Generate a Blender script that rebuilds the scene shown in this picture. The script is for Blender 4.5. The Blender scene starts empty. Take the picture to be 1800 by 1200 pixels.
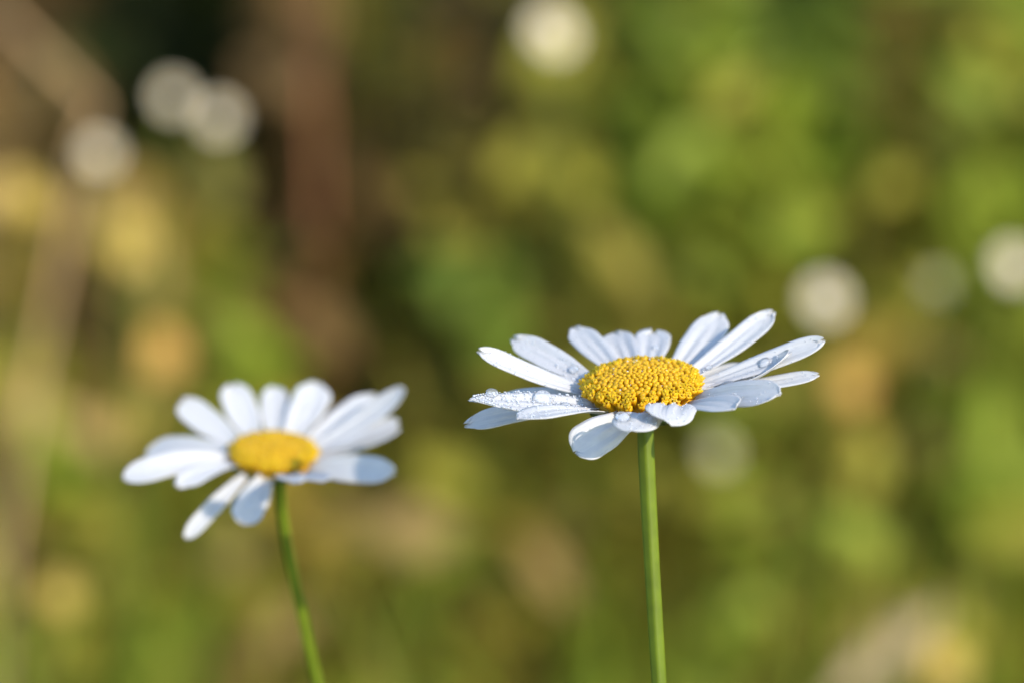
import bpy, math, random
from mathutils import Vector, Matrix

random.seed(7)
R = math.radians
scene = bpy.context.scene
col = scene.collection

# ------------------------------------------------------------------ camera
LENS, SENSOR = 100.0, 22.3
PITCH = R(12.0)
CAM = Vector((0.0, 0.0, 0.45))
FWD = Vector((0.0, math.cos(PITCH), -math.sin(PITCH)))
UP = Vector((0.0, math.sin(PITCH), math.cos(PITCH)))
RIGHT = Vector((1.0, 0.0, 0.0))
cd = bpy.data.cameras.new('camera')
cam = bpy.data.objects.new('camera', cd)
col.objects.link(cam)
cam.location = CAM
cam.rotation_euler = (math.pi / 2 - PITCH, 0, 0)
cd.lens = LENS
cd.sensor_width = SENSOR
cd.clip_start = 0.02
cd.clip_end = 3000
cd.dof.use_dof = True
cd.dof.focus_distance = 0.577
cd.dof.aperture_fstop = 6.9
scene.camera = cam

# ------------------------------------------------------------------ light
SUN_EL, SUN_AZ = R(29), R(134)      # azimuth clockwise from +Y: front right of the flowers, behind the camera
world = bpy.data.worlds.new('World')
scene.world = world
world.use_nodes = True
nt = world.node_tree
sky = nt.nodes.new('ShaderNodeTexSky')
sky.sky_type = 'NISHITA'
sky.sun_disc = False
sky.sun_elevation = SUN_EL
sky.sun_rotation = SUN_AZ
sky.air_density = 1.0
sky.dust_density = 0.2
sky.ozone_density = 1.7
bg = nt.nodes['Background']
bg.inputs['Strength'].default_value = 0.15
nt.links.new(sky.outputs['Color'], bg.inputs['Color'])
sd = bpy.data.lights.new('sun', 'SUN')
sd.energy = 2.25
sd.angle = R(0.5)
sd.color = (1.0, 0.89, 0.74)
sun = bpy.data.objects.new('sun', sd)
col.objects.link(sun)
TO_SUN = Vector((math.sin(SUN_AZ) * math.cos(SUN_EL), math.cos(SUN_AZ) * math.cos(SUN_EL), math.sin(SUN_EL)))
sun.rotation_euler = TO_SUN.to_track_quat('Z', 'Y').to_euler()
sun.location = (2, -2, 3)
vs = scene.view_settings
vs.view_transform = 'Standard'
vs.look = 'None'
vs.exposure = 1.5
vs.gamma = 1.0

# ------------------------------------------------------------------ helpers
def ray(px, py):
    s = SENSOR / LENS / 1800.0
    return FWD + RIGHT * ((px - 900) * s) + UP * ((600 - py) * s)

def at(px, py, depth):
    """world point seen at photo pixel (1800 wide) at a given depth along the view axis"""
    return CAM + ray(px, py) * depth

def project(p):
    d = p - CAM
    z = d.dot(FWD)
    s = SENSOR / LENS / 1800.0
    return 900 + d.dot(RIGHT) / z / s, 600 - d.dot(UP) / z / s

def px_size(depth):
    return depth * SENSOR / LENS / 1800.0

class MB:
    def __init__(self):
        self.v, self.f = [], []

    def grid(self, rows, close=False):
        b = len(self.v)
        n = len(rows[0])
        for r in rows:
            self.v.extend(r)
        for i in range(len(rows) - 1):
            for j in range(n if close else n - 1):
                k = (j + 1) % n
                self.f.append((b + i * n + j, b + i * n + k, b + (i + 1) * n + k, b + (i + 1) * n + j))

    def tube(self, pts, radii, seg=6, cap=True, ridge=0.0):
        rows = []
        for i, p in enumerate(pts):
            a = pts[max(i - 1, 0)]
            c = pts[min(i + 1, len(pts) - 1)]
            t = (c - a).normalized()
            s = t.cross(Vector((0.31, 0.94, 0.12))).normalized()
            u = s.cross(t)
            row = []
            for k in range(seg):
                th = 2 * math.pi * k / seg
                rr = radii[i] * (1 + ridge * math.cos(5 * th))
                row.append(p + s * (math.cos(th) * rr) + u * (math.sin(th) * rr))
            rows.append(row)
        self.grid(rows, True)
        if cap:
            n = len(self.v)
            self.f.append(tuple(range(n - seg, n)))

    def build(self, name, mat, parent=None, smooth=True, origin=None):
        me = bpy.data.meshes.new(name)
        o = Vector(origin) if origin is not None else Vector((0, 0, 0))
        me.from_pydata([tuple(Vector(q) - o) for q in self.v], [], self.f)
        if smooth:
            me.polygons.foreach_set('use_smooth', [True] * len(me.polygons))
        me.materials.append(mat)
        me.update()
        ob = bpy.data.objects.new(name, me)
        col.objects.link(ob)
        if parent is not None:
            ob.parent = parent
            ob.location = o - parent.location
        else:
            ob.location = o
        return ob

def tag(o, label=None, cat=None, group=None, kind=None):
    if label: o['label'] = label
    if cat: o['category'] = cat
    if group: o['group'] = group
    if kind: o['kind'] = kind
    return o

def empty(name, loc):
    o = bpy.data.objects.new(name, None)
    o.empty_display_size = 0.01
    o.location = loc
    col.objects.link(o)
    return o

# ------------------------------------------------------------------ materials
def leafy(name, c, trans=0.3, rough=0.5, var=0.25, scale=60.0, spec=0.3, bump=0.0, veins=False):
    """diffuse and translucent plant tissue with a mottled colour of its own"""
    m = bpy.data.materials.new(name)
    m.use_nodes = True
    t = m.node_tree
    p = t.nodes['Principled BSDF']
    out = t.nodes['Material Output']
    tc = t.nodes.new('ShaderNodeTexCoord')
    nz = t.nodes.new('ShaderNodeTexNoise')
    nz.inputs['Scale'].default_value = scale
    nz.inputs['Detail'].default_value = 4
    t.links.new(tc.outputs['Object'], nz.inputs['Vector'])
    mx = t.nodes.new('ShaderNodeMix')
    mx.data_type = 'RGBA'
    mr = t.nodes.new('ShaderNodeMapRange')
    mr.inputs['From Min'].default_value = 0.3
    mr.inputs['From Max'].default_value = 0.7
    t.links.new(nz.outputs['Fac'], mr.inputs['Value'])
    t.links.new(mr.outputs['Result'], mx.inputs['Factor'])
    mx.inputs['A'].default_value = (*[x * (1 - var) for x in c], 1)
    mx.inputs['B'].default_value = (*[min(1, x * (1 + var)) for x in c], 1)
    t.links.new(mx.outputs['Result'], p.inputs['Base Color'])
    p.inputs['Roughness'].default_value = rough
    p.inputs['Specular IOR Level'].default_value = spec
    if bump:
        bp = t.nodes.new('ShaderNodeBump')
        bp.inputs['Strength'].default_value = bump
        bp.inputs['Distance'].default_value = 0.0002
        t.links.new(nz.outputs['Fac'], bp.inputs['Height'])
        t.links.new(bp.outputs['Normal'], p.inputs['Normal'])
    if veins:           # fine parallel grooves along the petal, from the petal's own UV map
        uv = t.nodes.new('ShaderNodeUVMap')
        mp = t.nodes.new('ShaderNodeMapping')
        mp.inputs['Scale'].default_value = (7.0, 0.35, 1.0)
        t.links.new(uv.outputs['UV'], mp.inputs['Vector'])
        n2 = t.nodes.new('ShaderNodeTexNoise')
        n2.inputs['Scale'].default_value = 3.0
        n2.inputs['Detail'].default_value = 3
        t.links.new(mp.outputs['Vector'], n2.inputs['Vector'])
        bp = t.nodes.new('ShaderNodeBump')
        bp.inputs['Strength'].default_value = 0.55
        bp.inputs['Distance'].default_value = 0.00025
        t.links.new(n2.outputs['Fac'], bp.inputs['Height'])
        t.links.new(bp.outputs['Normal'], p.inputs['Normal'])
    if trans:
        tr = t.nodes.new('ShaderNodeBsdfTranslucent')
        t.links.new(mx.outputs['Result'], tr.inputs['Color'])
        ms = t.nodes.new('ShaderNodeMixShader')
        ms.inputs['Fac'].default_value = trans
        t.links.new(p.outputs['BSDF'], ms.inputs[1])
        t.links.new(tr.outputs['BSDF'], ms.inputs[2])
        t.links.new(ms.outputs['Shader'], out.inputs['Surface'])
    return m

M = {}
M['petal'] = leafy('white_petal', (0.61, 0.607, 0.61), trans=0.36, rough=0.5, var=0.03, scale=900, spec=0.2, veins=True)
M['floret'] = leafy('yellow_floret', (0.63, 0.335, 0.004), trans=0.22, rough=0.45, var=0.16, scale=700, spec=0.3)
_p = M['floret'].node_tree.nodes['Principled BSDF']
_p.inputs['Subsurface Weight'].default_value = 0.6
_p.inputs['Subsurface Scale'].default_value = 0.0014
_p.inputs['Subsurface Radius'].default_value = (1.0, 0.6, 0.1)
M['receptacle'] = leafy('receptacle', (0.42, 0.22, 0.01), trans=0.0, rough=0.7, var=0.2, scale=900)
M['stem'] = leafy('green_stem', (0.088, 0.122, 0.004), trans=0.0, rough=0.5, var=0.16, scale=300, spec=0.2, bump=0.2)
M['bract'] = leafy('bract', (0.06, 0.09, 0.02), trans=0.1, rough=0.5, var=0.3, scale=700)
M['bgpetal'] = leafy('small_white_petal', (0.78, 0.68, 0.49), trans=0.2, rough=0.6, var=0.05, scale=300)
M['greypetal'] = leafy('greenish_white_petal', (0.5, 0.47, 0.28), trans=0.2, rough=0.6, var=0.08, scale=300)
M['yellow'] = leafy('yellow_petal', (0.50, 0.35, 0.07), trans=0.25, rough=0.6, var=0.1, scale=200)
M['orange'] = leafy('orange_petal', (0.53, 0.30, 0.065), trans=0.25, rough=0.6, var=0.1, scale=200)
M['redstalk'] = leafy('reddish_stalk', (0.20, 0.075, 0.03), trans=0.0, rough=0.7, var=0.25, scale=60)
M['tanstalk'] = leafy('tan_stalk', (0.42, 0.26, 0.12), trans=0.0, rough=0.7, var=0.2, scale=60)
M['paleleaf'] = leafy('pale_dry_leaf', (0.30, 0.225, 0.12), trans=0.15, rough=0.7, var=0.15, scale=60)
SPEC = {
    'bright_green': (0.215, 0.265, 0.022),
    'yellow_green': (0.30, 0.27, 0.032),
    'mid_green': (0.12, 0.165, 0.016),
    'shade_green': (0.018, 0.024, 0.005),  # leaf green darkened to carry the deep shade of the upper left
    'olive': (0.205, 0.17, 0.026),
    'brown': (0.15, 0.088, 0.026),
    'straw': (0.34, 0.23, 0.08),
    'gold': (0.34, 0.235, 0.036),
}
for k, c in SPEC.items():
    c = c if k == 'shade_green' else [q * 1.1 for q in c]
    M[k] = leafy(k + '_leaf', c, trans=0.42, rough=0.55, var=0.25, scale=25, spec=0.06 if k == 'shade_green' else 0.2)

def water(name, milky, ior, rough):
    """clear drops: they let the light through, scatter a little of it and mirror the sky and sun at their rims"""
    m = bpy.data.materials.new(name)
    m.use_nodes = True
    t = m.node_tree
    out = t.nodes['Material Output']
    tr = t.nodes.new('ShaderNodeBsdfTransparent')
    tr.inputs['Color'].default_value = (0.98, 0.99, 1, 1)
    df = t.nodes.new('ShaderNodeBsdfDiffuse')
    df.inputs['Color'].default_value = (0.8, 0.82, 0.85, 1)
    mk = t.nodes.new('ShaderNodeMixShader')
    mk.inputs['Fac'].default_value = milky
    t.links.new(tr.outputs['BSDF'], mk.inputs[1])
    t.links.new(df.outputs['BSDF'], mk.inputs[2])
    gl = t.nodes.new('ShaderNodeBsdfGlossy')
    gl.inputs['Roughness'].default_value = rough
    fr = t.nodes.new('ShaderNodeFresnel')
    fr.inputs['IOR'].default_value = ior
    ms = t.nodes.new('ShaderNodeMixShader')
    t.links.new(fr.outputs['Fac'], ms.inputs['Fac'])
    t.links.new(mk.outputs['Shader'], ms.inputs[1])
    t.links.new(gl.outputs['BSDF'], ms.inputs[2])
    t.links.new(ms.outputs['Shader'], out.inputs['Surface'])
    return m
M['dew'] = water('dew_water', 0.15, 1.25, 0.05)
M['finedew'] = water('fine_dew_water', 0.3, 1.17, 0.15)

def soil():
    m = bpy.data.materials.new('dark_soil')
    m.use_nodes = True
    t = m.node_tree
    p = t.nodes['Principled BSDF']
    tc = t.nodes.new('ShaderNodeTexCoord')
    nz = t.nodes.new('ShaderNodeTexNoise')
    nz.inputs['Scale'].default_value = 9
    nz.inputs['Detail'].default_value = 8
    t.links.new(tc.outputs['Object'], nz.inputs['Vector'])
    cr = t.nodes.new('ShaderNodeValToRGB')
    cr.color_ramp.elements[0].position = 0.35
    cr.color_ramp.elements[0].color = (0.15, 0.12, 0.04, 1)
    cr.color_ramp.elements[1].position = 0.7
    cr.color_ramp.elements[1].color = (0.22, 0.21, 0.05, 1)
    t.links.new(nz.outputs['Fac'], cr.inputs['Fac'])
    t.links.new(cr.outputs['Color'], p.inputs['Base Color'])
    p.inputs['Roughness'].default_value = 0.95
    bp = t.nodes.new('ShaderNodeBump')
    bp.inputs['Strength'].default_value = 0.8
    bp.inputs['Distance'].default_value = 0.02
    t.links.new(nz.outputs['Fac'], bp.inputs['Height'])
    t.links.new(bp.outputs['Normal'], p.inputs['Normal'])
    return m

# ------------------------------------------------------------------ ground
g = MB()
xs = [-900, -200, -40, -10] + [-5 + 0.125 * i for i in range(81)] + [10, 40, 200, 900]
ys = [-900, -200, -40, -10] + [-4 + 0.125 * i for i in range(113)] + [20, 60, 250, 1200]
def gz(x, y):
    return flat(x, y) + bank(x, y)
def bank(x, y):
    # added bank behind the flowers, sloped to the sun to brighten the gaps
    t = min(max((y - 1.75 - 0.10 * math.sin(2.2 * x + 1)) / 1.3, 0), 1)
    return 0.95 * t * t * (3 - 2 * t)
def flat(x, y):
    return 0.012 * math.sin(2.1 * x + 0.7) * math.sin(1.7 * y) + 0.006 * math.sin(7 * x) * math.cos(6 * y)
g.grid([[Vector((x, y, gz(x, y) if abs(x) < 6 and abs(y) < 12 else bank(x, y))) for x in xs] for y in ys])
gr = g.build('ground', soil())
tag(gr, 'brown mossy litter-strewn soil of the meadow and the added sun-facing bank behind the flowers', 'ground', kind='structure')

# ------------------------------------------------------------------ daisies
PETALS = {}

def petal(root, F, phi, tip, L, W, k=0.0, arch=0.06, cup=0.10, tw=0.0, notch=0.03, lift=0.0, far=None, base=0.5, tr=0.74, label=None, sag=0.0, store=None):
    C, ex, ey, n, rad, mm = F
    a = R(phi)
    B = C + (ex * math.cos(a) + ey * math.sin(a)) * (rad * 0.84) + n * (lift * 0.001 * mm)
    L = L * 0.001 * mm
    W = W * 0.001 * mm
    # the tip lies on the sight line of the traced tip, one petal length away from its base
    d = ray(*tip)
    q = CAM - B
    aa, bb, cc = d.dot(d), 2 * d.dot(q), q.dot(q) - L * L
    disc = bb * bb - 4 * aa * cc
    if far is None:
        far = math.sin(a) >= 0
    if disc <= 0:
        tt = -bb / (2 * aa)
    else:
        tt = (-bb + math.sqrt(disc) * (1 if far else -1)) / (2 * aa)
    T = CAM + d * tt
    L = (T - B).length
    ax = (T - B).normalized()
    view = (CAM - (B + T) / 2).normalized()
    N0 = (n * (1 - abs(k)) + view * k).normalized()
    N0 = (N0 - ax * N0.dot(ax)).normalized()
    ctrl = (B + T) / 2 + N0 * (arch * L * 2)
    rng = random.Random(int(phi * 10) + int(tip[0]))
    ph1, ph2 = rng.uniform(0, 6), rng.uniform(0, 6)
    ea = rng.uniform(0.025, 0.07)
    notch = max(notch, rng.uniform(.03, .075)) if notch > 0 else 0
    NR, NC = 30, 15
    rows, nrm = [], []
    for i in range(NR + 1):
        u = i / NR
        t = 1 - (1 - u) ** 1.7
        row = []
        for j in range(NC):
            s = -1 + 2 * j / (NC - 1)
            te = t * (1 - notch * (0.5 + 0.5 * math.cos(3 * math.pi * s + ph1)) * t ** 4)
            P = B * (1 - te) ** 2 + ctrl * (2 * te * (1 - te)) + T * te ** 2
            tan = ((ctrl - B) * (1 - te) + (T - ctrl) * te).normalized()
            N = (N0 - tan * N0.dot(tan)).normalized()
            S = tan.cross(N)
            ang = R(tw) * te
            S, N = S * math.cos(ang) + N * math.sin(ang), N * math.cos(ang) - S * math.sin(ang)
            x = min(t / 0.58, 1)
            w = base + (1 - base) * (x * x * (3 - 2 * x))
            if t > tr:
                w *= max(0.03, 1 - ((t - tr) / (1 - tr)) ** 2.3) ** 0.5
            w *= 1 + ea * math.sin(5 * t + ph2 + (1.7 if s > 0 else 0))
            hw = W / 2 * w
            h = cup * W * (s * s - 0.3) * (1 - 0.4 * t) + 0.028 * W * math.cos(3 * math.pi * s) * math.sin(math.pi * min(1, t * 1.1))
            h += ea * 0.9 * W * math.sin(4.2 * t + ph1 + 2.0 * s) * abs(s) * t
            h -= sag * L * max(0, t - 0.55) ** 2 * 3
            row.append(P + S * (hw * s) + N * h)
        rows.append(row)
    mb = MB()
    mb.grid(rows)
    o = mb.build('petal', M['petal'], root, origin=B)
    uvl = o.data.uv_layers.new(name='UVMap')
    du = rng.uniform(0, 20)
    for lp in o.data.loops:
        r_, c_ = divmod(lp.vertex_index, NC)
        uvl.data[lp.index].uv = (du + c_ / (NC - 1), du + r_ / NR)
    sm = o.modifiers.new('thickness', 'SOLIDIFY')
    sm.thickness = 0.00011
    sm.offset = 0
    if label:
        o['label'] = label
    if store:
        PETALS[store] = rows
    return o

def floret_disc(root, F, hgt, count, seed):
    """the dome of tubular florets: open five-lobed ones outside, tight buds inside"""
    C, ex, ey, n, rad, mm = F
    rng = random.Random(seed)
    mb = MB()
    H = hgt * rad
    rows = []
    for i in range(9):
        r = rad * 0.9 * math.sin(math.pi / 2 * (1 - i / 8.0))
        z = H * 0.86 * math.sin(math.pi / 2 * i / 8.0)
        rows.append([C + ex * (r * math.cos(2 * math.pi * k / 28)) + ey * (r * math.sin(2 * math.pi * k / 28)) + n * (z - 0.0006) for k in range(28)])
    core = MB(); core.grid(rows, True)
    core.build('receptacle', M['receptacle'], root, origin=C)
    for i in range(count):
        f = ((i + 0.5) / count) ** 0.58
        th = i * 2.399963 + rng.uniform(-0.06, 0.06)
        fr = f ** 0.96 * 0.93
        rx = math.cos(th) * fr
        ry = math.sin(th) * fr
        z = math.sqrt(max(0.0, 1 - fr * fr))
        P = C + (ex * rx + ey * ry) * rad + n * (z * H * 0.93)
        nn = (ex * rx * H / rad * 1.15 + ey * ry * H / rad * 1.15 + n * (z + 0.15)).normalized()
        nn = (nn + Vector((rng.uniform(-.09, .09), rng.uniform(-.09, .09), rng.uniform(-.05, .05)))).normalized()
        s1 = nn.cross(Vector((0.2, 0.3, 0.93))).normalized()
        s2 = nn.cross(s1)
        opened = f > 0.80 + rng.uniform(-0.10, 0.08)
        R0 = rad * (0.029 + 0.034 * f) * rng.uniform(0.88, 1.12)
        Ln = rad * (0.08 + 0.16 * f * f) * rng.uniform(0.9, 1.15)
        if opened:
            prof = [(-1.0, .55), (-.35, .62), (.15, .80), (.5, 1.08), (.72, 1.05), (.82, .80), (.72, .3)]
        else:
            prof = [(-1.0, .7), (-.3, .9), (.1, 1.02), (.38, .98), (.58, .72), (.68, .35), (.66, .08)]
        seg = 10
        rows = []
        for (h, r) in prof:
            row = []
            for k in range(seg):
                a = 2 * math.pi * k / seg
                rr, hh = r, h
                lobe = 1 if k % 2 == 0 else 0
                if opened and h > .6 and r > .7:
                    hh += 0.24 * lobe - 0.05
                    rr *= 1.12 if lobe else 0.86
                elif not opened and h > .3:
                    rr *= 1.04 if lobe else 0.9
                row.append(P + nn * (hh * Ln * 0.62) + (s1 * math.cos(a) + s2 * math.sin(a)) * (rr * R0))
            rows.append(row)
        mb.grid(rows, True)
        if opened and rng.random() < 0.35:      # style poking out of the open floret
            t0 = P + nn * (Ln * 0.35)
            mb.tube([t0, t0 + nn * (Ln * 0.32)], [R0 * 0.3, R0 * 0.36], 5)
    return mb.build('disc', M['floret'], root, origin=C)

def involucre(root, F, r0):
    C, ex, ey, n, rad, mm = F
    mb = MB()
    prof = [(-0.30, r0 * 1.0), (-0.27, r0 * 1.5), (-0.22, rad * .55), (-0.14, rad * .80), (-0.04, rad * .93), (0.0, rad * 0.88)]
    rows = []
    for (h, r) in prof:
        rows.append([C + n * (h * rad - 0.0003) + (ex * math.cos(2 * math.pi * k / 40) + ey * math.sin(2 * math.pi * k / 40)) * (r * (1 + 0.03 * (k % 2))) for k in range(40)])
    mb.grid(rows, True)
    for ring, (h0, h1, q0, q1, cnt) in enumerate([(-.26, -.10, .42, .86, 16), (-.19, -.015, .68, .98, 20)]):
        for i in range(cnt):
            a = 2 * math.pi * (i + .5 * ring) / cnt
            d = ex * math.cos(a) + ey * math.sin(a)
            s = ey * math.cos(a) - ex * math.sin(a)
            out = -n * 0.0003
            rr = []
            for t in (0, .35, .7, 1):
                w = rad * 0.15 * (1 - t ** 3 * .85)
                p = C + d * (rad * (q0 + (q1 - q0) * t)) + n * (rad * (h0 + (h1 - h0) * t)) + out
                rr.append([p - s * w, p + out, p + s * w])
            mb.grid(rr)
    return mb.build('involucre', M['bract'], root, origin=C)

def flower_frame(px, py, depth, view_el, lean, rad_px, mm):
    C = at(px, py, depth)
    v = (CAM - C).normalized()
    tilt = view_el - math.asin(v.z)
    n = Vector((0, -math.sin(tilt), math.cos(tilt)))
    n = Matrix.Rotation(R(lean), 3, 'Y') @ n
    ex = (RIGHT - n * RIGHT.dot(n)).normalized()
    ey = n.cross(ex)
    return (C, ex, ey, n, rad_px * px_size(depth), mm)

# ---- sharp daisy (right)
F1 = flower_frame(1130, 697, 0.583, R(23.5), -3.5, 107, 1.0)
C1 = F1[0]
s_top = C1 - F1[3] * (0.28 * F1[4])
foot1 = Vector((at(1172, 1200, 0.583).x + 0.012, s_top.y + 0.01, gz(0.03, 0.58)))
d1 = empty('daisy', foot1)
tag(d1, 'sharp white daisy with dewy petals and bright yellow centre on a straight green stem', 'daisy', 'daisies in bloom')
pts = []
dm = [(1134, 742), (1136, 800), (1141, 900), (1147, 1010), (1153, 1110), (1158.5, 1200), (1166, 1330)]
for (x, y) in dm:
    pts.append(at(x, y, 0.583 + (y - 742) * 0.000002))
pts.append(pts[-1].lerp(foot1, 0.5) + Vector((0.002, 0, 0)))
pts.append(foot1)
rd = [14.2, 14.2, 13.8, 13.3, 13, 12.8, 12.8, 14, 15]
mb = MB(); mb.tube(pts, [r * px_size(.583) for r in rd], 20, ridge=0.085)
mb.build('stem', M['stem'], d1)
involucre(d1, F1, 14.2 * px_size(.583))
floret_disc(d1, F1, 0.45, 320, 3)
#      phi  tip          L     W   options
P = lambda *a, **kw: petal(d1, F1, *a, **kw)
P(166, (838, 616), 15.5, 3.3, k=0.30, arch=-0.02, store='p1')
P(147, (899, 594), 17.0, 4.2, k=0.25, arch=0.02, lift=-.2, store='p2')
P(152, (945, 634), 11.5, 3.4, k=0.15, arch=0.02, lift=.3, store='p2b')
P(115, (1008, 575), 16.5, 3.9, k=0.2, arch=0.02, store='p3')
P(99, (1080, 584), 16.0, 4.3, k=0.15, arch=0.03, lift=-.2, notch=.06, store='p4')
P(83, (1150, 583), 16.0, 4.6, k=0.15, arch=0.03, notch=.08, store='p5')
P(56, (1268, 550), 17.5, 4.9, k=0.25, arch=-0.02, notch=.05, store='p6')
P(35, (1362, 547), 17.0, 3.8, k=0.25, arch=-0.02, cup=.16, lift=.2, store='p7')
P(30, (1316, 640), 14.0, 3.2, k=0.05, arch=0.04, lift=-.5)
P(16, (1451, 598), 16.0, 3.4, k=0.32, arch=0.0, lift=-.1, store='p8')
P(2, (1391, 617), 12.5, 3.9, k=-0.12, arch=-0.10, cup=.24, lift=.35, base=.7, tr=.45, store='p9')
P(-3, (1441, 659), 15.3, 2.9, k=0.18, arch=0.01, lift=-.4, store='p10')
P(-26, (1372, 693), 15.8, 4.9, k=0.42, arch=0.04, lift=.0, store='p11')
P(-41, (1292, 717), 13.5, 4.4, k=0.22, arch=0.05, lift=.15, notch=0, store='p11b')
P(-50, (1174, 742), 13.0, 6.4, k=0.10, arch=0.10, cup=.0, tw=12, lift=.15, notch=0, store='p12')
P(-84, (1110, 757), 12.5, 5.8, notch=0, k=0.05, arch=0.09, cup=-.05, tw=8, lift=-.1, store='p13')
P(-112, (1009, 796), 9.5, 5.2, k=0.78, arch=0.10, cup=.03, lift=-.4, base=.6, label='drooping petal hanging below the flower head', store='p14')
P(-142, (910, 737), 15.5, 4.8, k=-0.08, arch=0.05, lift=-.2, store='p18')
P(-155, (823, 703), 16.8, 5.6, k=0.10, arch=0.0, lift=.3, tr=.3, store='p15')
P(176, (868, 703), 14.0, 3.4, k=0.0, arch=0.07, lift=-.3, store='p16')
P(-168, (815, 748), 16.5, 3.6, k=0.25, arch=0.05, lift=-.6, notch=.06, store='p17')

# ---- softer daisy behind (left)
F2 = flower_frame(480, 806, 0.635, R(25), 2.0, 79, 1.0)
C2 = F2[0]
foot2 = Vector((at(640, 1200, 0.635).x, C2.y + 0.03, gz(-0.02, 0.66)))
d2 = empty('daisy', foot2)
tag(d2, 'smaller slightly blurred white daisy on a leaning stem, left of the sharp dewy one', 'daisy', 'daisies in bloom')
dm = [(490, 845), (494, 890), (503, 945), (514, 1000), (526, 1060), (541, 1130), (557, 1200), (590, 1310)]
pts = [at(x, y, 0.635 + (y - 845) * 0.00003) for (x, y) in dm]
pts.append(pts[-1].lerp(foot2, 0.5) + Vector((0.004, 0, 0)))
pts.append(foot2)
mb = MB(); mb.tube(pts, [r * px_size(.635) for r in (10, 9.6, 9.6, 9.8, 10, 10, 10.3, 10.5, 11, 12)], 16, ridge=0.05)
mb.build('stem', M['stem'], d2)
involucre(d2, F2, 10 * px_size(.635))
floret_disc(d2, F2, 0.33, 380, 5)
P = lambda *a, **kw: petal(d2, F2, *a, **kw)
P(150, (316, 703), 13.5, 4.6, k=0.35, arch=0.0)
P(122, (408, 675), 13.0, 4.7, k=0.3, arch=0.0, lift=-.2)
P(93, (484, 679), 12.5, 3.9, k=0.3, arch=0.0)
P(68, (560, 671), 13.0, 5.4, k=0.35, arch=0.0, lift=-.2)
P(42, (664, 694), 14.0, 4.6, k=0.3, arch=0.0)
P(24, (712, 681), 14.0, 4.0, k=0.3, arch=-0.05, lift=.2, tr=.6)
P(14, (702, 738), 13.0, 3.0, k=0.1, arch=0.02, lift=-.3)
P(2, (704, 752), 12.5, 3.4, k=-0.05, arch=-0.02, lift=-.2)
P(-24, (696, 830), 14.0, 4.4, k=0.6, arch=0.03, lift=-.3, tr=.68)
P(-42, (566, 846), 13.5, 3.6, k=0.0, arch=0.02, cup=.05, lift=-.35)
P(-66, (512, 848), 13.0, 3.8, k=0.0, arch=0.03, cup=.06, lift=-.2)
P(-98, (425, 922), 9.5, 4.4, k=0.72, arch=0.08, lift=-.3, notch=.07, label='drooping petal with wavy tip')
P(-128, (326, 948), 13.5, 2.5, k=0.6, arch=0.10, lift=-.5, label='narrow drooping petal')
P(-150, (310, 857), 13.5, 3.6, k=0.1, arch=0.08)
P(-172, (216, 842), 17.0, 4.4, k=0.4, arch=0.10, lift=-.2)
P(171, (257, 792), 14.0, 4.6, k=0.35, arch=0.06, lift=.1)

# ------------------------------------------------------------------ dew
def bead(mb, p, nrm, r, flat=0.75, seg=8, rings=4):
    s = nrm.cross(Vector((0.3, 0.5, 0.81))).normalized()
    u = nrm.cross(s)
    rows = []
    for i in range(rings + 1):
        a = -math.pi / 2 + math.pi * (0.12 + 0.88 * i / rings)
        rr = max(1e-6, math.cos(a)) * r
        rows.append([p + nrm * ((math.sin(a) * 0.9 + 0.45) * r * flat) + (s * math.cos(2 * math.pi * k / seg) + u * math.sin(2 * math.pi * k / seg)) * rr for k in range(seg)])
    mb.grid(rows, True)
    n = len(mb.v)
    b = n - seg * (rings + 1)
    mb.f.append(tuple(range(b + seg - 1, b - 1, -1)))

def surf(rows, i, j):
    p = rows[i][j]
    a = rows[min(i + 1, len(rows) - 1)][j] - rows[max(i - 1, 0)][j]
    b = rows[i][min(j + 1, len(rows[0]) - 1)] - rows[i][max(j - 1, 0)]
    return p, a.cross(b).normalized() * -1

rng = random.Random(11)
dw = MB()
def up_n(nrm):
    return nrm if nrm.dot(F1[3]) > 0 else -nrm
for key, cnt, lo, hi in [('p15', 420, .05, .2), ('p18', 120, .05, .15), ('p1', 45, .05, .13), ('p2', 40, .05, .15), ('p2b', 60, .06, .25), ('p3', 18, .06, .14),
                         ('p4', 30, .06, .16), ('p5', 30, .06, .16), ('p6', 14, .05, .12), ('p7', 40, .05, .15), ('p8', 24, .04, .1),
                         ('p9', 60, .05, .16), ('p10', 14, .05, .12), ('p11', 26, .05, .12), ('p12', 36, .05, .15), ('p13', 40, .06, .18)]:
    rows = PETALS[key]
    for _ in range(cnt):
        i = rng.randint(2, 25)
        j = rng.randint(1, 13)
        if key in ('p1', 'p7', 'p8', 'p15') and rng.random() < 0.4:
            j = 0 if rng.random() < .5 else 14
        p, nr = surf(rows, i, j)
        q = rows[min(i + 1, 30)][j] if rng.random() < .5 else rows[i][min(j + 1, 14)]
        p = p.lerp(q, rng.random())
        nr = up_n(nr)
        bead(dw, p + nr * 0.00011, nr, rng.uniform(lo, hi) * 0.001, rng.uniform(.6, .9), 7, 3)
# tiny beads on the florets
C, ex, ey, n, rad, mm = F1
for _ in range(26):
    th = rng.uniform(0, 6.28); fr = rng.random() ** .5 * .9
    P0 = C + (ex * math.cos(th) + ey * math.sin(th)) * (fr * rad) + n * (math.sqrt(1 - fr * fr) * .46 * rad + .0004)
    bead(dw, P0, n, rng.uniform(.07, .13) * .001, .9, 7, 3)
tag(dw.build('fine_dew', M['finedew']), 'fine beads of dew scattered over the petals and centre of the sharp daisy', 'dew', kind='stuff')

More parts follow.
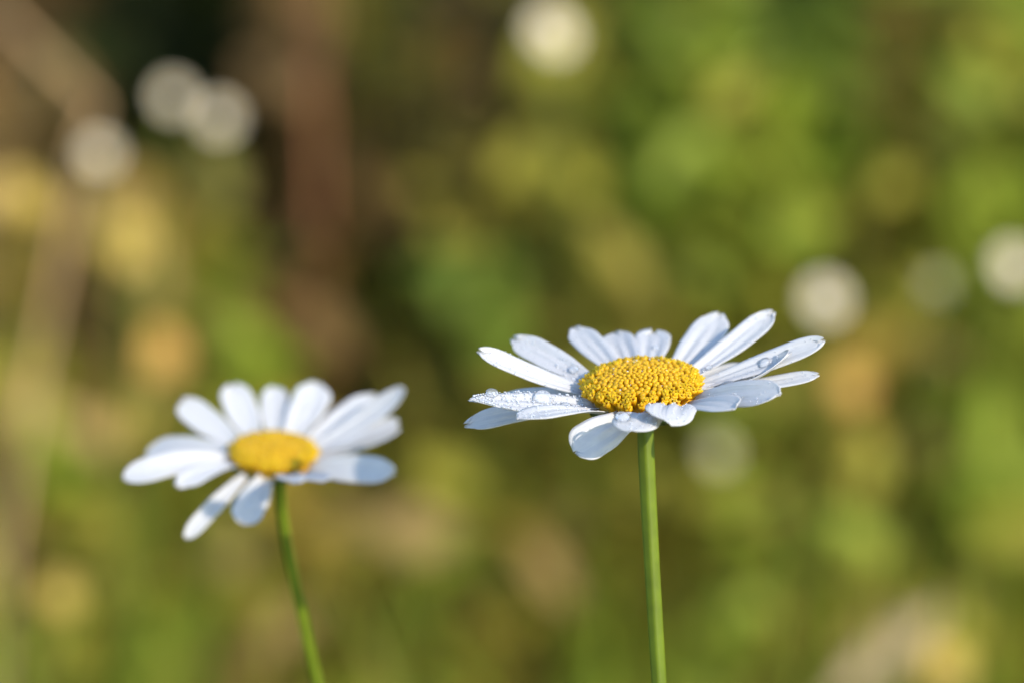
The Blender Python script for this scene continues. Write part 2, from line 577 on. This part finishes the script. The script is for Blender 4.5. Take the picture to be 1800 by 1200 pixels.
drops = [('p9', (1345, 636), 0.85, 'dew drop near the upturned tip of a right-hand petal of the sharp daisy'),
         ('p9', (1278, 684), 1.15, 'large flat dew drop close to the yellow centre on the right of the sharp daisy'),
         ('p7', (1248, 648), 0.50, 'small glinting dew drop at the base of the upright right petal of the sharp daisy'),
         ('p15', (862, 693), 0.85, 'dew drop near the pointed tip of the frosted left petal'),
         ('p15', (955, 702), 1.20, 'broad low dew drop on the middle of the frosted left petal'),
         ('p15', (995, 716), 0.80, 'dew drop on the frosted left petal, nearest the yellow centre'),
         ('p13', (1092, 738), 1.05, 'clear dew drop on the front petal just below the yellow centre'),
         ('p2b', (1012, 652), 0.70, 'dew drop on the short back left petal next to the yellow centre'),
         ('p5', (1152, 614), 0.55, 'dew drop on the back petal right behind the top of the centre')]
for key, (x, y), r, lab in drops:
    rows = PETALS[key]
    best = None
    for i in range(1, 29):
        for j in range(1, 14):
            a, b = project(rows[i][j])
            e = (a - x) ** 2 + (b - y) ** 2
            if best is None or e < best[0]:
                best = (e, i, j)
    p, nr = surf(rows, best[1], best[2])
    nr = up_n(nr)
    m_ = MB()
    bead(m_, p + nr * 0.00014, nr, r * .001, .62, 24, 12)
    tag(m_.build('dew_drop', M['dew'], origin=p), lab, 'dew drop', 'large dew drops on the sharp daisy')

# ------------------------------------------------------------------ background flowers
def stalk_to(root, top, mat, r, foot, bend=0.015, name='stem', seg=6):
    rng = random.Random(int(top.x * 1e5))
    b = Vector((rng.uniform(-bend, bend), rng.uniform(-bend, bend), 0))
    pts = []
    for i in range(9):
        t = i / 8
        pts.append(foot.lerp(top, t) + b * (4 * t * (1 - t)))
    mb = MB(); mb.tube(pts, [r * (1.25 - .35 * i / 8) for i in range(9)], seg)
    return mb.build(name, mat, root)

def petal_ring(root, C, n, rin, rout, cnt, w, mat, droop=0.1, name='petals', layers=1):
    ex = n.cross(Vector((0.1, 0.97, 0.2))).normalized()
    ey = n.cross(ex)
    mb = MB()
    rng = random.Random(int(C.x * 1e5) + 3)
    for q in range(layers):
        for i in range(cnt):
            a = 2 * math.pi * (i + .5 * q) / cnt + rng.uniform(-.1, .1)
            d = ex * math.cos(a) + ey * math.sin(a)
            s = ey * math.cos(a) - ex * math.sin(a)
            lift = rng.uniform(-.12, .12) - droop + .25 * q
            rows = []
            for t in (0, .25, .55, .8, .95, 1):
                ww = w * (0.45 + .55 * math.sin(min(1, t / .6) * math.pi / 2)) * (1 if t < .8 else (.8 if t < 1 else .35))
                r = rin + (rout - rin) * t
                p = C + d * r + n * ((rout - rin) * lift * t + .0004 * q)
                rows.append([p - s * ww, p + n * (-.12 * ww), p + s * ww])
            mb.grid(rows)
    o = mb.build(name, mat, root, origin=C)
    sm = o.modifiers.new('thickness', 'SOLIDIFY'); sm.thickness = 0.0003
    return o

def dome(root, C, n, r, h, mat, name):
    ex = n.cross(Vector((0.1, 0.97, 0.2))).normalized()
    ey = n.cross(ex)
    mb = MB()
    rows = []
    for i in range(7):
        a = math.pi / 2 * i / 6
        rr = max(r * math.cos(a), r * .02)
        rows.append([C + n * (h * math.sin(a)) + (ex * math.cos(2 * math.pi * k / 14) + ey * math.sin(2 * math.pi * k / 14)) * (rr * (1 + .06 * ((k + i) % 2))) for k in range(14)])
    mb.grid(rows, True)
    return mb.build(name, mat, root, origin=C)

def small_flower(px, py, depth, size_px, mat, label, cat, group, name, cnt=22, disc=True, face=0.5, wide=1.7):
    C = at(px, py, depth)
    foot = Vector((C.x + random.uniform(-.03, .03), C.y + random.uniform(0, .05), 0)); foot.z = gz(foot.x, foot.y) - .003
    root = empty(name, foot)
    tag(root, label, cat, group)
    v = (CAM - C).normalized()
    n = (Vector((0, 0, 1)) * (1 - face) + v * face + Vector((random.uniform(.2, .5), 0, 0))).normalized()
    r = size_px / 2 * px_size(depth)
    stalk_to(root, C - n * r * .3, M['mid_green'], .0009, foot)
    petal_ring(root, C, n, r * .28, r, cnt, r * (2.4 / cnt) * wide, mat, layers=2)
    dome(root, C - n * r * .1, n, r * .42, r * .35, M['yellow'], 'disc')
    dome(root, C - n * r * .08, -n, r * .40, r * .3, M['bract'], 'involucre')
    return root

WG = 'small white flowers out of focus behind the daisies'
for (x, y, D, s, m, face, lab) in [
    (968, 60, 1.25, 80, 'bgpetal', .55, 'out-of-focus white flower at the top edge, right of the middle'),
    (303, 172, 1.26, 48, 'bgpetal', .8, 'out-of-focus white flower in the dark upper left, the higher of a touching pair'),
    (384, 208, 1.26, 52, 'bgpetal', .8, 'out-of-focus white flower in the dark upper left, right one of a touching pair'),
    (175, 272, 1.24, 50, 'bgpetal', .6, 'dull pinkish white blurred flower below left of the touching pair'),
    (1450, 527, 1.18, 66, 'bgpetal', .7, 'large bright blurred white flower just above the right petals of the sharp daisy'),
    (1647, 500, 1.2, 40, 'greypetal', .9, 'faint greenish white blurred flower between two bright ones at the right'),
    (1780, 468, 1.18, 64, 'bgpetal', .7, 'bright blurred white flower cut by the right edge'),
    (1262, 796, 1.24, 46, 'greypetal', .85, 'faint pale blurred flower right of the stem of the sharp daisy')]:
    small_flower(x, y, D, s, M[m], lab, 'white flower', WG, 'white_flower', face=face)
YG = 'small yellow flowers out of focus behind the daisies'
for (x, y, D, s, m, lab) in [
    (40, 345, 1.3, 80, 'yellow', 'blurred dull yellow flower at the left edge, below the tan stalk top'),
    (222, 425, 1.3, 100, 'yellow', 'blurred pale yellow flower, highest of the column above the left daisy'),
    (282, 620, 1.28, 88, 'orange', 'blurred orange flower just above the left daisy'),
    (235, 740, 1.3, 84, 'yellow', 'blurred yellow flower touching the upper left petals of the left daisy'),
    (103, 1045, 1.24, 66, 'yellow', 'blurred golden flower low at the left below the left daisy'),
    (1495, 678, 1.3, 72, 'orange', 'blurred tan orange flower right of the petals of the sharp daisy'),
    (1662, 1168, 1.22, 84, 'yellow', 'blurred yellow flower at the bottom right beside the pale dry leaf')]:
    small_flower(x, y, D, s, M[m], lab, 'yellow flower', YG, 'yellow_flower', cnt=9, face=.75, wide=1.0)

# ------------------------------------------------------------------ dry stalks
def dry_stalk(pxs, depth, wpx, mat, label, twigs=0):
    pts = [at(x, y, depth + 0.0) for (x, y) in pxs]
    # carry the stalk on down to the soil
    d = (pts[-1] - pts[-2]).normalized()
    last = pts[-1]
    foot = Vector((last.x + d.x / max(.25, -d.z) * last.z * .6, last.y + .02, 0)) if d.z < -.1 else Vector((last.x, last.y, 0))
    pts += [last.lerp(foot, .5), foot]
    root = empty('dry_stalk', foot)
    tag(root, label, 'dry stalk', 'dry stalks out of focus')
    r = wpx / 2 * px_size(depth)
    mb = MB(); mb.tube(pts, [r] * len(pts), 8)
    mb.build('stalk', mat, root)
    lf = MB()
    rr = random.Random(int(wpx * 7 + pxs[0][0]))
    for i in range(twigs):
        k = rr.randint(0, len(pxs) - 2)
        p = pts[k].lerp(pts[k + 1], rr.random())
        leaf_shape(lf, p, Vector((rr.uniform(-1, 1), rr.uniform(-.6, .2), rr.uniform(-.6, .5))), rr.uniform(.015, .03), rr.uniform(.004, .008), rr)
    if twigs:
        lf.build('dry_leaves', mat, root)
    return root

def leaf_shape(mb, p, d, L, W, rr, face=None):
    d = d.normalized()
    f = face if face is not None else Vector((rr.uniform(-.6, .9), rr.uniform(-1.1, .3), rr.uniform(.2, 1)))
    n = (f - d * f.dot(d))
    n = n.normalized() if n.length > 1e-4 else d.orthogonal().normalized()
    s = d.cross(n)
    bend = rr.uniform(-.25, .15)
    rows = []
    for t, w in ((0, .12), (.2, .7), (.45, 1), (.7, .82), (.9, .38), (1, .04)):
        q = p + d * (L * t) + n * (bend * L * t * t)
        rows.append([q - s * (w * W) + n * (.18 * W * w), q, q + s * (w * W) + n * (.18 * W * w)])
    mb.grid(rows)

dry_stalk([(548, -150), (553, 60), (556, 200), (558, 300), (561, 400)], 1.49, 17, M['redstalk'], 'reddish brown blurred stalk standing upright in the dark upper left', 0)
st = dry_stalk([(172, 190), (140, 260), (112, 420), (85, 560), (55, 700), (30, 850), (10, 980)], 1.25, 14, M['tanstalk'], 'long pinkish tan blurred stalk leaning along the left edge, bent over at its top', 0)
mb = MB(); mb.tube([at(x, y, 1.25) for x, y in ((172, 190), (110, 128), (30, 50), (-60, -50))], [w * px_size(1.25) for w in (7.5, 7, 7, 6)], 8)
mb.build('side_shoot', M['tanstalk'], st, origin=at(172, 190, 1.25))
dry_stalk([(1592, 20), (1596, 130), (1600, 260), (1598, 400), (1594, 520)], 1.6, 34, M['tanstalk'], 'brown blurred stalk standing upright at the upper right', 0)

# pale dead leaf, lower right
rr = random.Random(5)
mb = MB()
pa, pb = at(1452, 1235, 1.28), at(1662, 1062, 1.33)
leaf_shape(mb, pa, pb - pa, (pb - pa).length, 31 * px_size(1.3), rr, face=(CAM - pa).normalized() + Vector((.3, 0, .3)))
dl = mb.build('dry_leaf', M['paleleaf'], origin=pa)
sm = dl.modifiers.new('thickness', 'SOLIDIFY'); sm.thickness = .0004
mb = MB(); mb.tube([Vector((0, 0, 0)), Vector((-.02, .01, -pa.z * .5)), Vector((-.03, .02, -pa.z))], [.001, .0012, .0015], 6)
so = mb.build('leaf_stalk', M['tanstalk'])
so.parent = dl
tag(dl, 'pale beige dead leaf lying aslant at the bottom right', 'dry leaf')

# ------------------------------------------------------------------ leafy weeds one can tell apart
def weed(px, py, depth, size_px, sp, label, nleaf=9):
    C = at(px, py, depth)
    rr = random.Random(int(px * 3 + py))
    foot = Vector((C.x + rr.uniform(-.02, .02), C.y + rr.uniform(.0, .03), 0)); foot.z = gz(foot.x, foot.y) - .003
    root = empty('leafy_weed', foot)
    tag(root, label, 'weed', 'leafy weeds out of focus')
    S = size_px * px_size(depth)
    top = C + Vector((0, 0, S * .3))
    stalk_to(root, top, M['olive'], .0011, foot, seg=5)
    lf = MB()
    for i in range(nleaf):
        a = i * 2.4 + rr.uniform(-.4, .4)
        z = rr.uniform(-.55, .45) * S
        p = Vector((C.x, C.y, C.z + z))
        d = Vector((math.cos(a), math.sin(a) * .7, rr.uniform(-.2, .7)))
        leaf_shape(lf, p, d, S * rr.uniform(.42, .62), S * rr.uniform(.13, .2), rr, face=TO_SUN + Vector((rr.uniform(-.6, .6), rr.uniform(-.6, .6), rr.uniform(-.2, .8))))
    # lower leaves hidden down the stalk
    for i in range(5):
        a = i * 2.4 + 1
        t = rr.uniform(.15, .7)
        p = foot.lerp(C, t)
        leaf_shape(lf, p, Vector((math.cos(a), math.sin(a), .3)), S * .5, S * .15, rr)
    lf.build('foliage', M[sp], root)

for (x, y, D, s, sp, where) in [
    (1245, 90, 1.45, 150, 'bright_green', 'bright green weed at the top, right of the highest white flower'),
    (1318, 190, 1.5, 150, 'yellow_green', 'yellow-green weed below right of the bright one at the top'),
    (1125, 225, 1.5, 170, 'bright_green', 'bright green weed below the highest white flower'),
    (1480, 245, 1.5, 150, 'bright_green', 'light green weed at the upper right, left of the brown upright stalk'),
    (1345, 390, 1.5, 220, 'bright_green', 'broad bright green weed above the right half of the sharp daisy'),
    (1210, 320, 1.55, 140, 'yellow_green', 'yellow-green weed at mid height above the sharp daisy'),
    (1430, 110, 1.6, 170, 'mid_green', 'darker green weed at the top between two lighter ones'),
    (1105, 110, 1.6, 150, 'mid_green', 'dark green weed right beneath the highest white flower'),
    (800, 490, 1.5, 150, 'mid_green', 'mid green weed between and above the two daisies'),
    (885, 515, 1.45, 100, 'mid_green', 'small green weed left above the petals of the sharp daisy'),
    (940, 400, 1.6, 130, 'yellow_green', 'dull yellow-green weed in the middle of the picture'),
    (1760, 70, 1.45, 170, 'yellow_green', 'yellow-green weed in the top right corner'),
    (1330, 925, 1.45, 140, 'bright_green', 'bright green weed below the sharp daisy, right of its stem'),
    (1245, 1130, 1.45, 150, 'bright_green', 'bright green weed at the bottom, right beside the stem of the sharp daisy'),
    (760, 985, 1.45, 140, 'bright_green', 'bright green weed low between the two stems'),
    (1020, 1085, 1.5, 130, 'yellow_green', 'yellow-green weed at the bottom, left of the stem of the sharp daisy'),
    (580, 960, 1.45, 130, 'gold', 'golden weed beside the stem of the left daisy'),
    (290, 1130, 1.45, 150, 'bright_green', 'green weed in the lower left below the left daisy'),
    (375, 480, 1.5, 130, 'yellow_green', 'yellow-green weed above the left daisy, right of the yellow flowers'),
    (105, 790, 1.45, 150, 'bright_green', 'bright green weed at the left, behind the leaning tan stalk'),
    (1765, 760, 1.5, 120, 'bright_green', 'green weed near the right edge at mid height'),
    (1500, 860, 1.5, 140, 'gold', 'tan golden weed below the tan orange flower'),
    (1430, 1000, 1.5, 130, 'mid_green', 'mid green weed low right of the stem of the sharp daisy'),
    (1770, 1010, 1.5, 140, 'yellow_green', 'yellow-green weed low at the right edge')]:
    weed(x, y, D, s, sp, 'blurred ' + where)

# ------------------------------------------------------------------ undergrowth: clumps of leaves nobody could count
GRID = [  # colour of the growth seen in the photo, 150 px cells, shade included: steers the leaf colours
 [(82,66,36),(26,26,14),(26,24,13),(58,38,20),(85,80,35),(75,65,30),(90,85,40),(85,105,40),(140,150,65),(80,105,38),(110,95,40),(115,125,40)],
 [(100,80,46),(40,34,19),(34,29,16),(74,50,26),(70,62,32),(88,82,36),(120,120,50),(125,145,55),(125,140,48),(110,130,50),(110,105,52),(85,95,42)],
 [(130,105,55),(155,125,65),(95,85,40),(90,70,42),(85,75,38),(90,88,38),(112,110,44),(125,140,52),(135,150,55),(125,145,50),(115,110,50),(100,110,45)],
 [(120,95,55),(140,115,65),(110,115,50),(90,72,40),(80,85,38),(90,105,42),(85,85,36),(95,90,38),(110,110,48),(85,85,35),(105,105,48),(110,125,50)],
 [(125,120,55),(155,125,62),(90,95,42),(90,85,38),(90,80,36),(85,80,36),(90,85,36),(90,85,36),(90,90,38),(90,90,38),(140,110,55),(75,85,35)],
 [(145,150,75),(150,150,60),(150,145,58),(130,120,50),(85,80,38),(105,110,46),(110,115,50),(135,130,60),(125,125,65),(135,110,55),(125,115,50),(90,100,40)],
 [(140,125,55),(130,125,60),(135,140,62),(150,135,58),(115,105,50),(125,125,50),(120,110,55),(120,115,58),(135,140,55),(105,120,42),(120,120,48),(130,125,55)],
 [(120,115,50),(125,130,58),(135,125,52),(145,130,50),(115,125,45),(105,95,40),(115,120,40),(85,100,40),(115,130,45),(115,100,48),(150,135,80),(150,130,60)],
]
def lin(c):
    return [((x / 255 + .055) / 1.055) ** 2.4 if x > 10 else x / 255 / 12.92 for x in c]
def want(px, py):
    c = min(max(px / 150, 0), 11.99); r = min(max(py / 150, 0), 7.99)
    k = (1.26 if c < 5 else 1.16) if r > 4.5 else 1.0            # lower cells raised so that paler leaf colours are picked
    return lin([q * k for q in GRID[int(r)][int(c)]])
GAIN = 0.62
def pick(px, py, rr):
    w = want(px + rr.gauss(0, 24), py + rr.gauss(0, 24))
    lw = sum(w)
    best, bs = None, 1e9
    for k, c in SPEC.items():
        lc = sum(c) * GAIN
        e = abs(math.log(lw / lc)) * .55 + (.5 if k == 'shade_green' and lw > .1 else 0)
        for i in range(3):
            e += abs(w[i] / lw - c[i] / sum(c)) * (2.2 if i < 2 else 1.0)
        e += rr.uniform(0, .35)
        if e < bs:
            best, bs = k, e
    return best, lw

rr = random.Random(21)
UG = {k: MB() for k in SPEC}
def undergrowth_leaf(C, sp, rr, size):
    mb = UG[sp]
    foot = Vector((C.x + rr.uniform(-.04, .04), C.y + rr.uniform(-.02, .05), 0)); foot.z = gz(foot.x, foot.y) - .003
    mid = foot.lerp(C, .55) + Vector((rr.uniform(-.01, .01), 0, .01))
    mb.tube([foot, mid, C], [.0008, .0007, .0005], 3, cap=False)
    d = Vector((rr.uniform(-1, 1), rr.uniform(-.7, .7), rr.uniform(-.5, .9)))
    leaf_shape(mb, C - d.normalized() * (size * .5), d, size, size * rr.uniform(.2, .36), rr, face=TO_SUN + Vector((rr.uniform(-.8, .6), rr.uniform(-.8, .6), rr.uniform(-.2, .7))))

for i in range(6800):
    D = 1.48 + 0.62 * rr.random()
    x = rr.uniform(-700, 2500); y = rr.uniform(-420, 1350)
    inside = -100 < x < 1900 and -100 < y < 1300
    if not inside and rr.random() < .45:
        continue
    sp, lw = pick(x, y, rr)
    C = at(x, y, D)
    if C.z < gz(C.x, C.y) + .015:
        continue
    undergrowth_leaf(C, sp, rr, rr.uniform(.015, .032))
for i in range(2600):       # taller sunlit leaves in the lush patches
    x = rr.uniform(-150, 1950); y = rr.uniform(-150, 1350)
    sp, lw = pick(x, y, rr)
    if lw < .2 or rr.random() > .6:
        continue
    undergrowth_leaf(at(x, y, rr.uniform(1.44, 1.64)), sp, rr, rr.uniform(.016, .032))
DESC = {'bright_green': 'bright green', 'yellow_green': 'yellow-green', 'mid_green': 'mid green', 'shade_green': 'shade-darkened green', 'olive': 'olive brown', 'brown': 'brown withered', 'straw': 'straw coloured dry', 'gold': 'golden yellow'}
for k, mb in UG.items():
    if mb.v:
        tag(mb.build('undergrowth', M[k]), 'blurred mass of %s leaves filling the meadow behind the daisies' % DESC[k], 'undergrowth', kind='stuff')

# unseen bushy weed, added right of the view to shade the upper left bank
T0 = at(320, 100, 1.9) + TO_SUN * 1.0
foot = Vector((T0.x + .03, T0.y + .02, gz(T0.x, T0.y) - .003))
root = empty('shade_weed', foot)
tag(root, 'unseen bushy green weed added to the right of the view to cast shade', 'weed')
stalk_to(root, T0 + Vector((0, 0, .1)), M['olive'], .003, foot, seg=8)
rr = random.Random(8)
mb = MB()
for i in range(680):
    a = rr.uniform(0, 6.283); u = rr.uniform(-1, 1); q = rr.random() ** .5
    p = T0 + Vector((math.cos(a) * q * .135 * math.sqrt(1 - u * u * .7), math.sin(a) * q * .135 * math.sqrt(1 - u * u * .7), u * .11))
    leaf_shape(mb, p, Vector((math.cos(a), math.sin(a), rr.uniform(-.3, .8))), rr.uniform(.03, .055), rr.uniform(.007, .013), rr)
mb.build('foliage', M['mid_green'], root)

# short meadow grass over the soil, near and far
rr = random.Random(33)
for name, sp, cnt, lab in [('meadow_grass', 'bright_green', 15000, 'short green grass covering the soil under the flowers'), ('dry_grass', 'olive', 7000, 'short withered grass mixed into the green grass')]:
    mb = MB()
    for i in range(cnt):
        y = rr.uniform(.3, 7); x = rr.uniform(-.8 - y * .45, .8 + y * .45)
        h = rr.uniform(.04, .11) * (1 + .12 * y)
        w = rr.uniform(.0012, .003) * (1 + .25 * y)
        a = rr.uniform(0, 6.28); l = rr.uniform(.1, .7) * h
        d = Vector((math.cos(a), math.sin(a), 0)); s = Vector((-d.y, d.x, 0))
        p = Vector((x, y, gz(x, y) - .003))
        rows = []
        for t in (0, .5, 1):
            q = p + Vector((0, 0, h * t)) + d * (l * t * t)
            ww = w * (1 - .9 * t)
            rows.append([q - s * ww, q + s * ww])
        mb.grid(rows)
    tag(mb.build(name, M[sp]), lab, 'grass', kind='stuff')
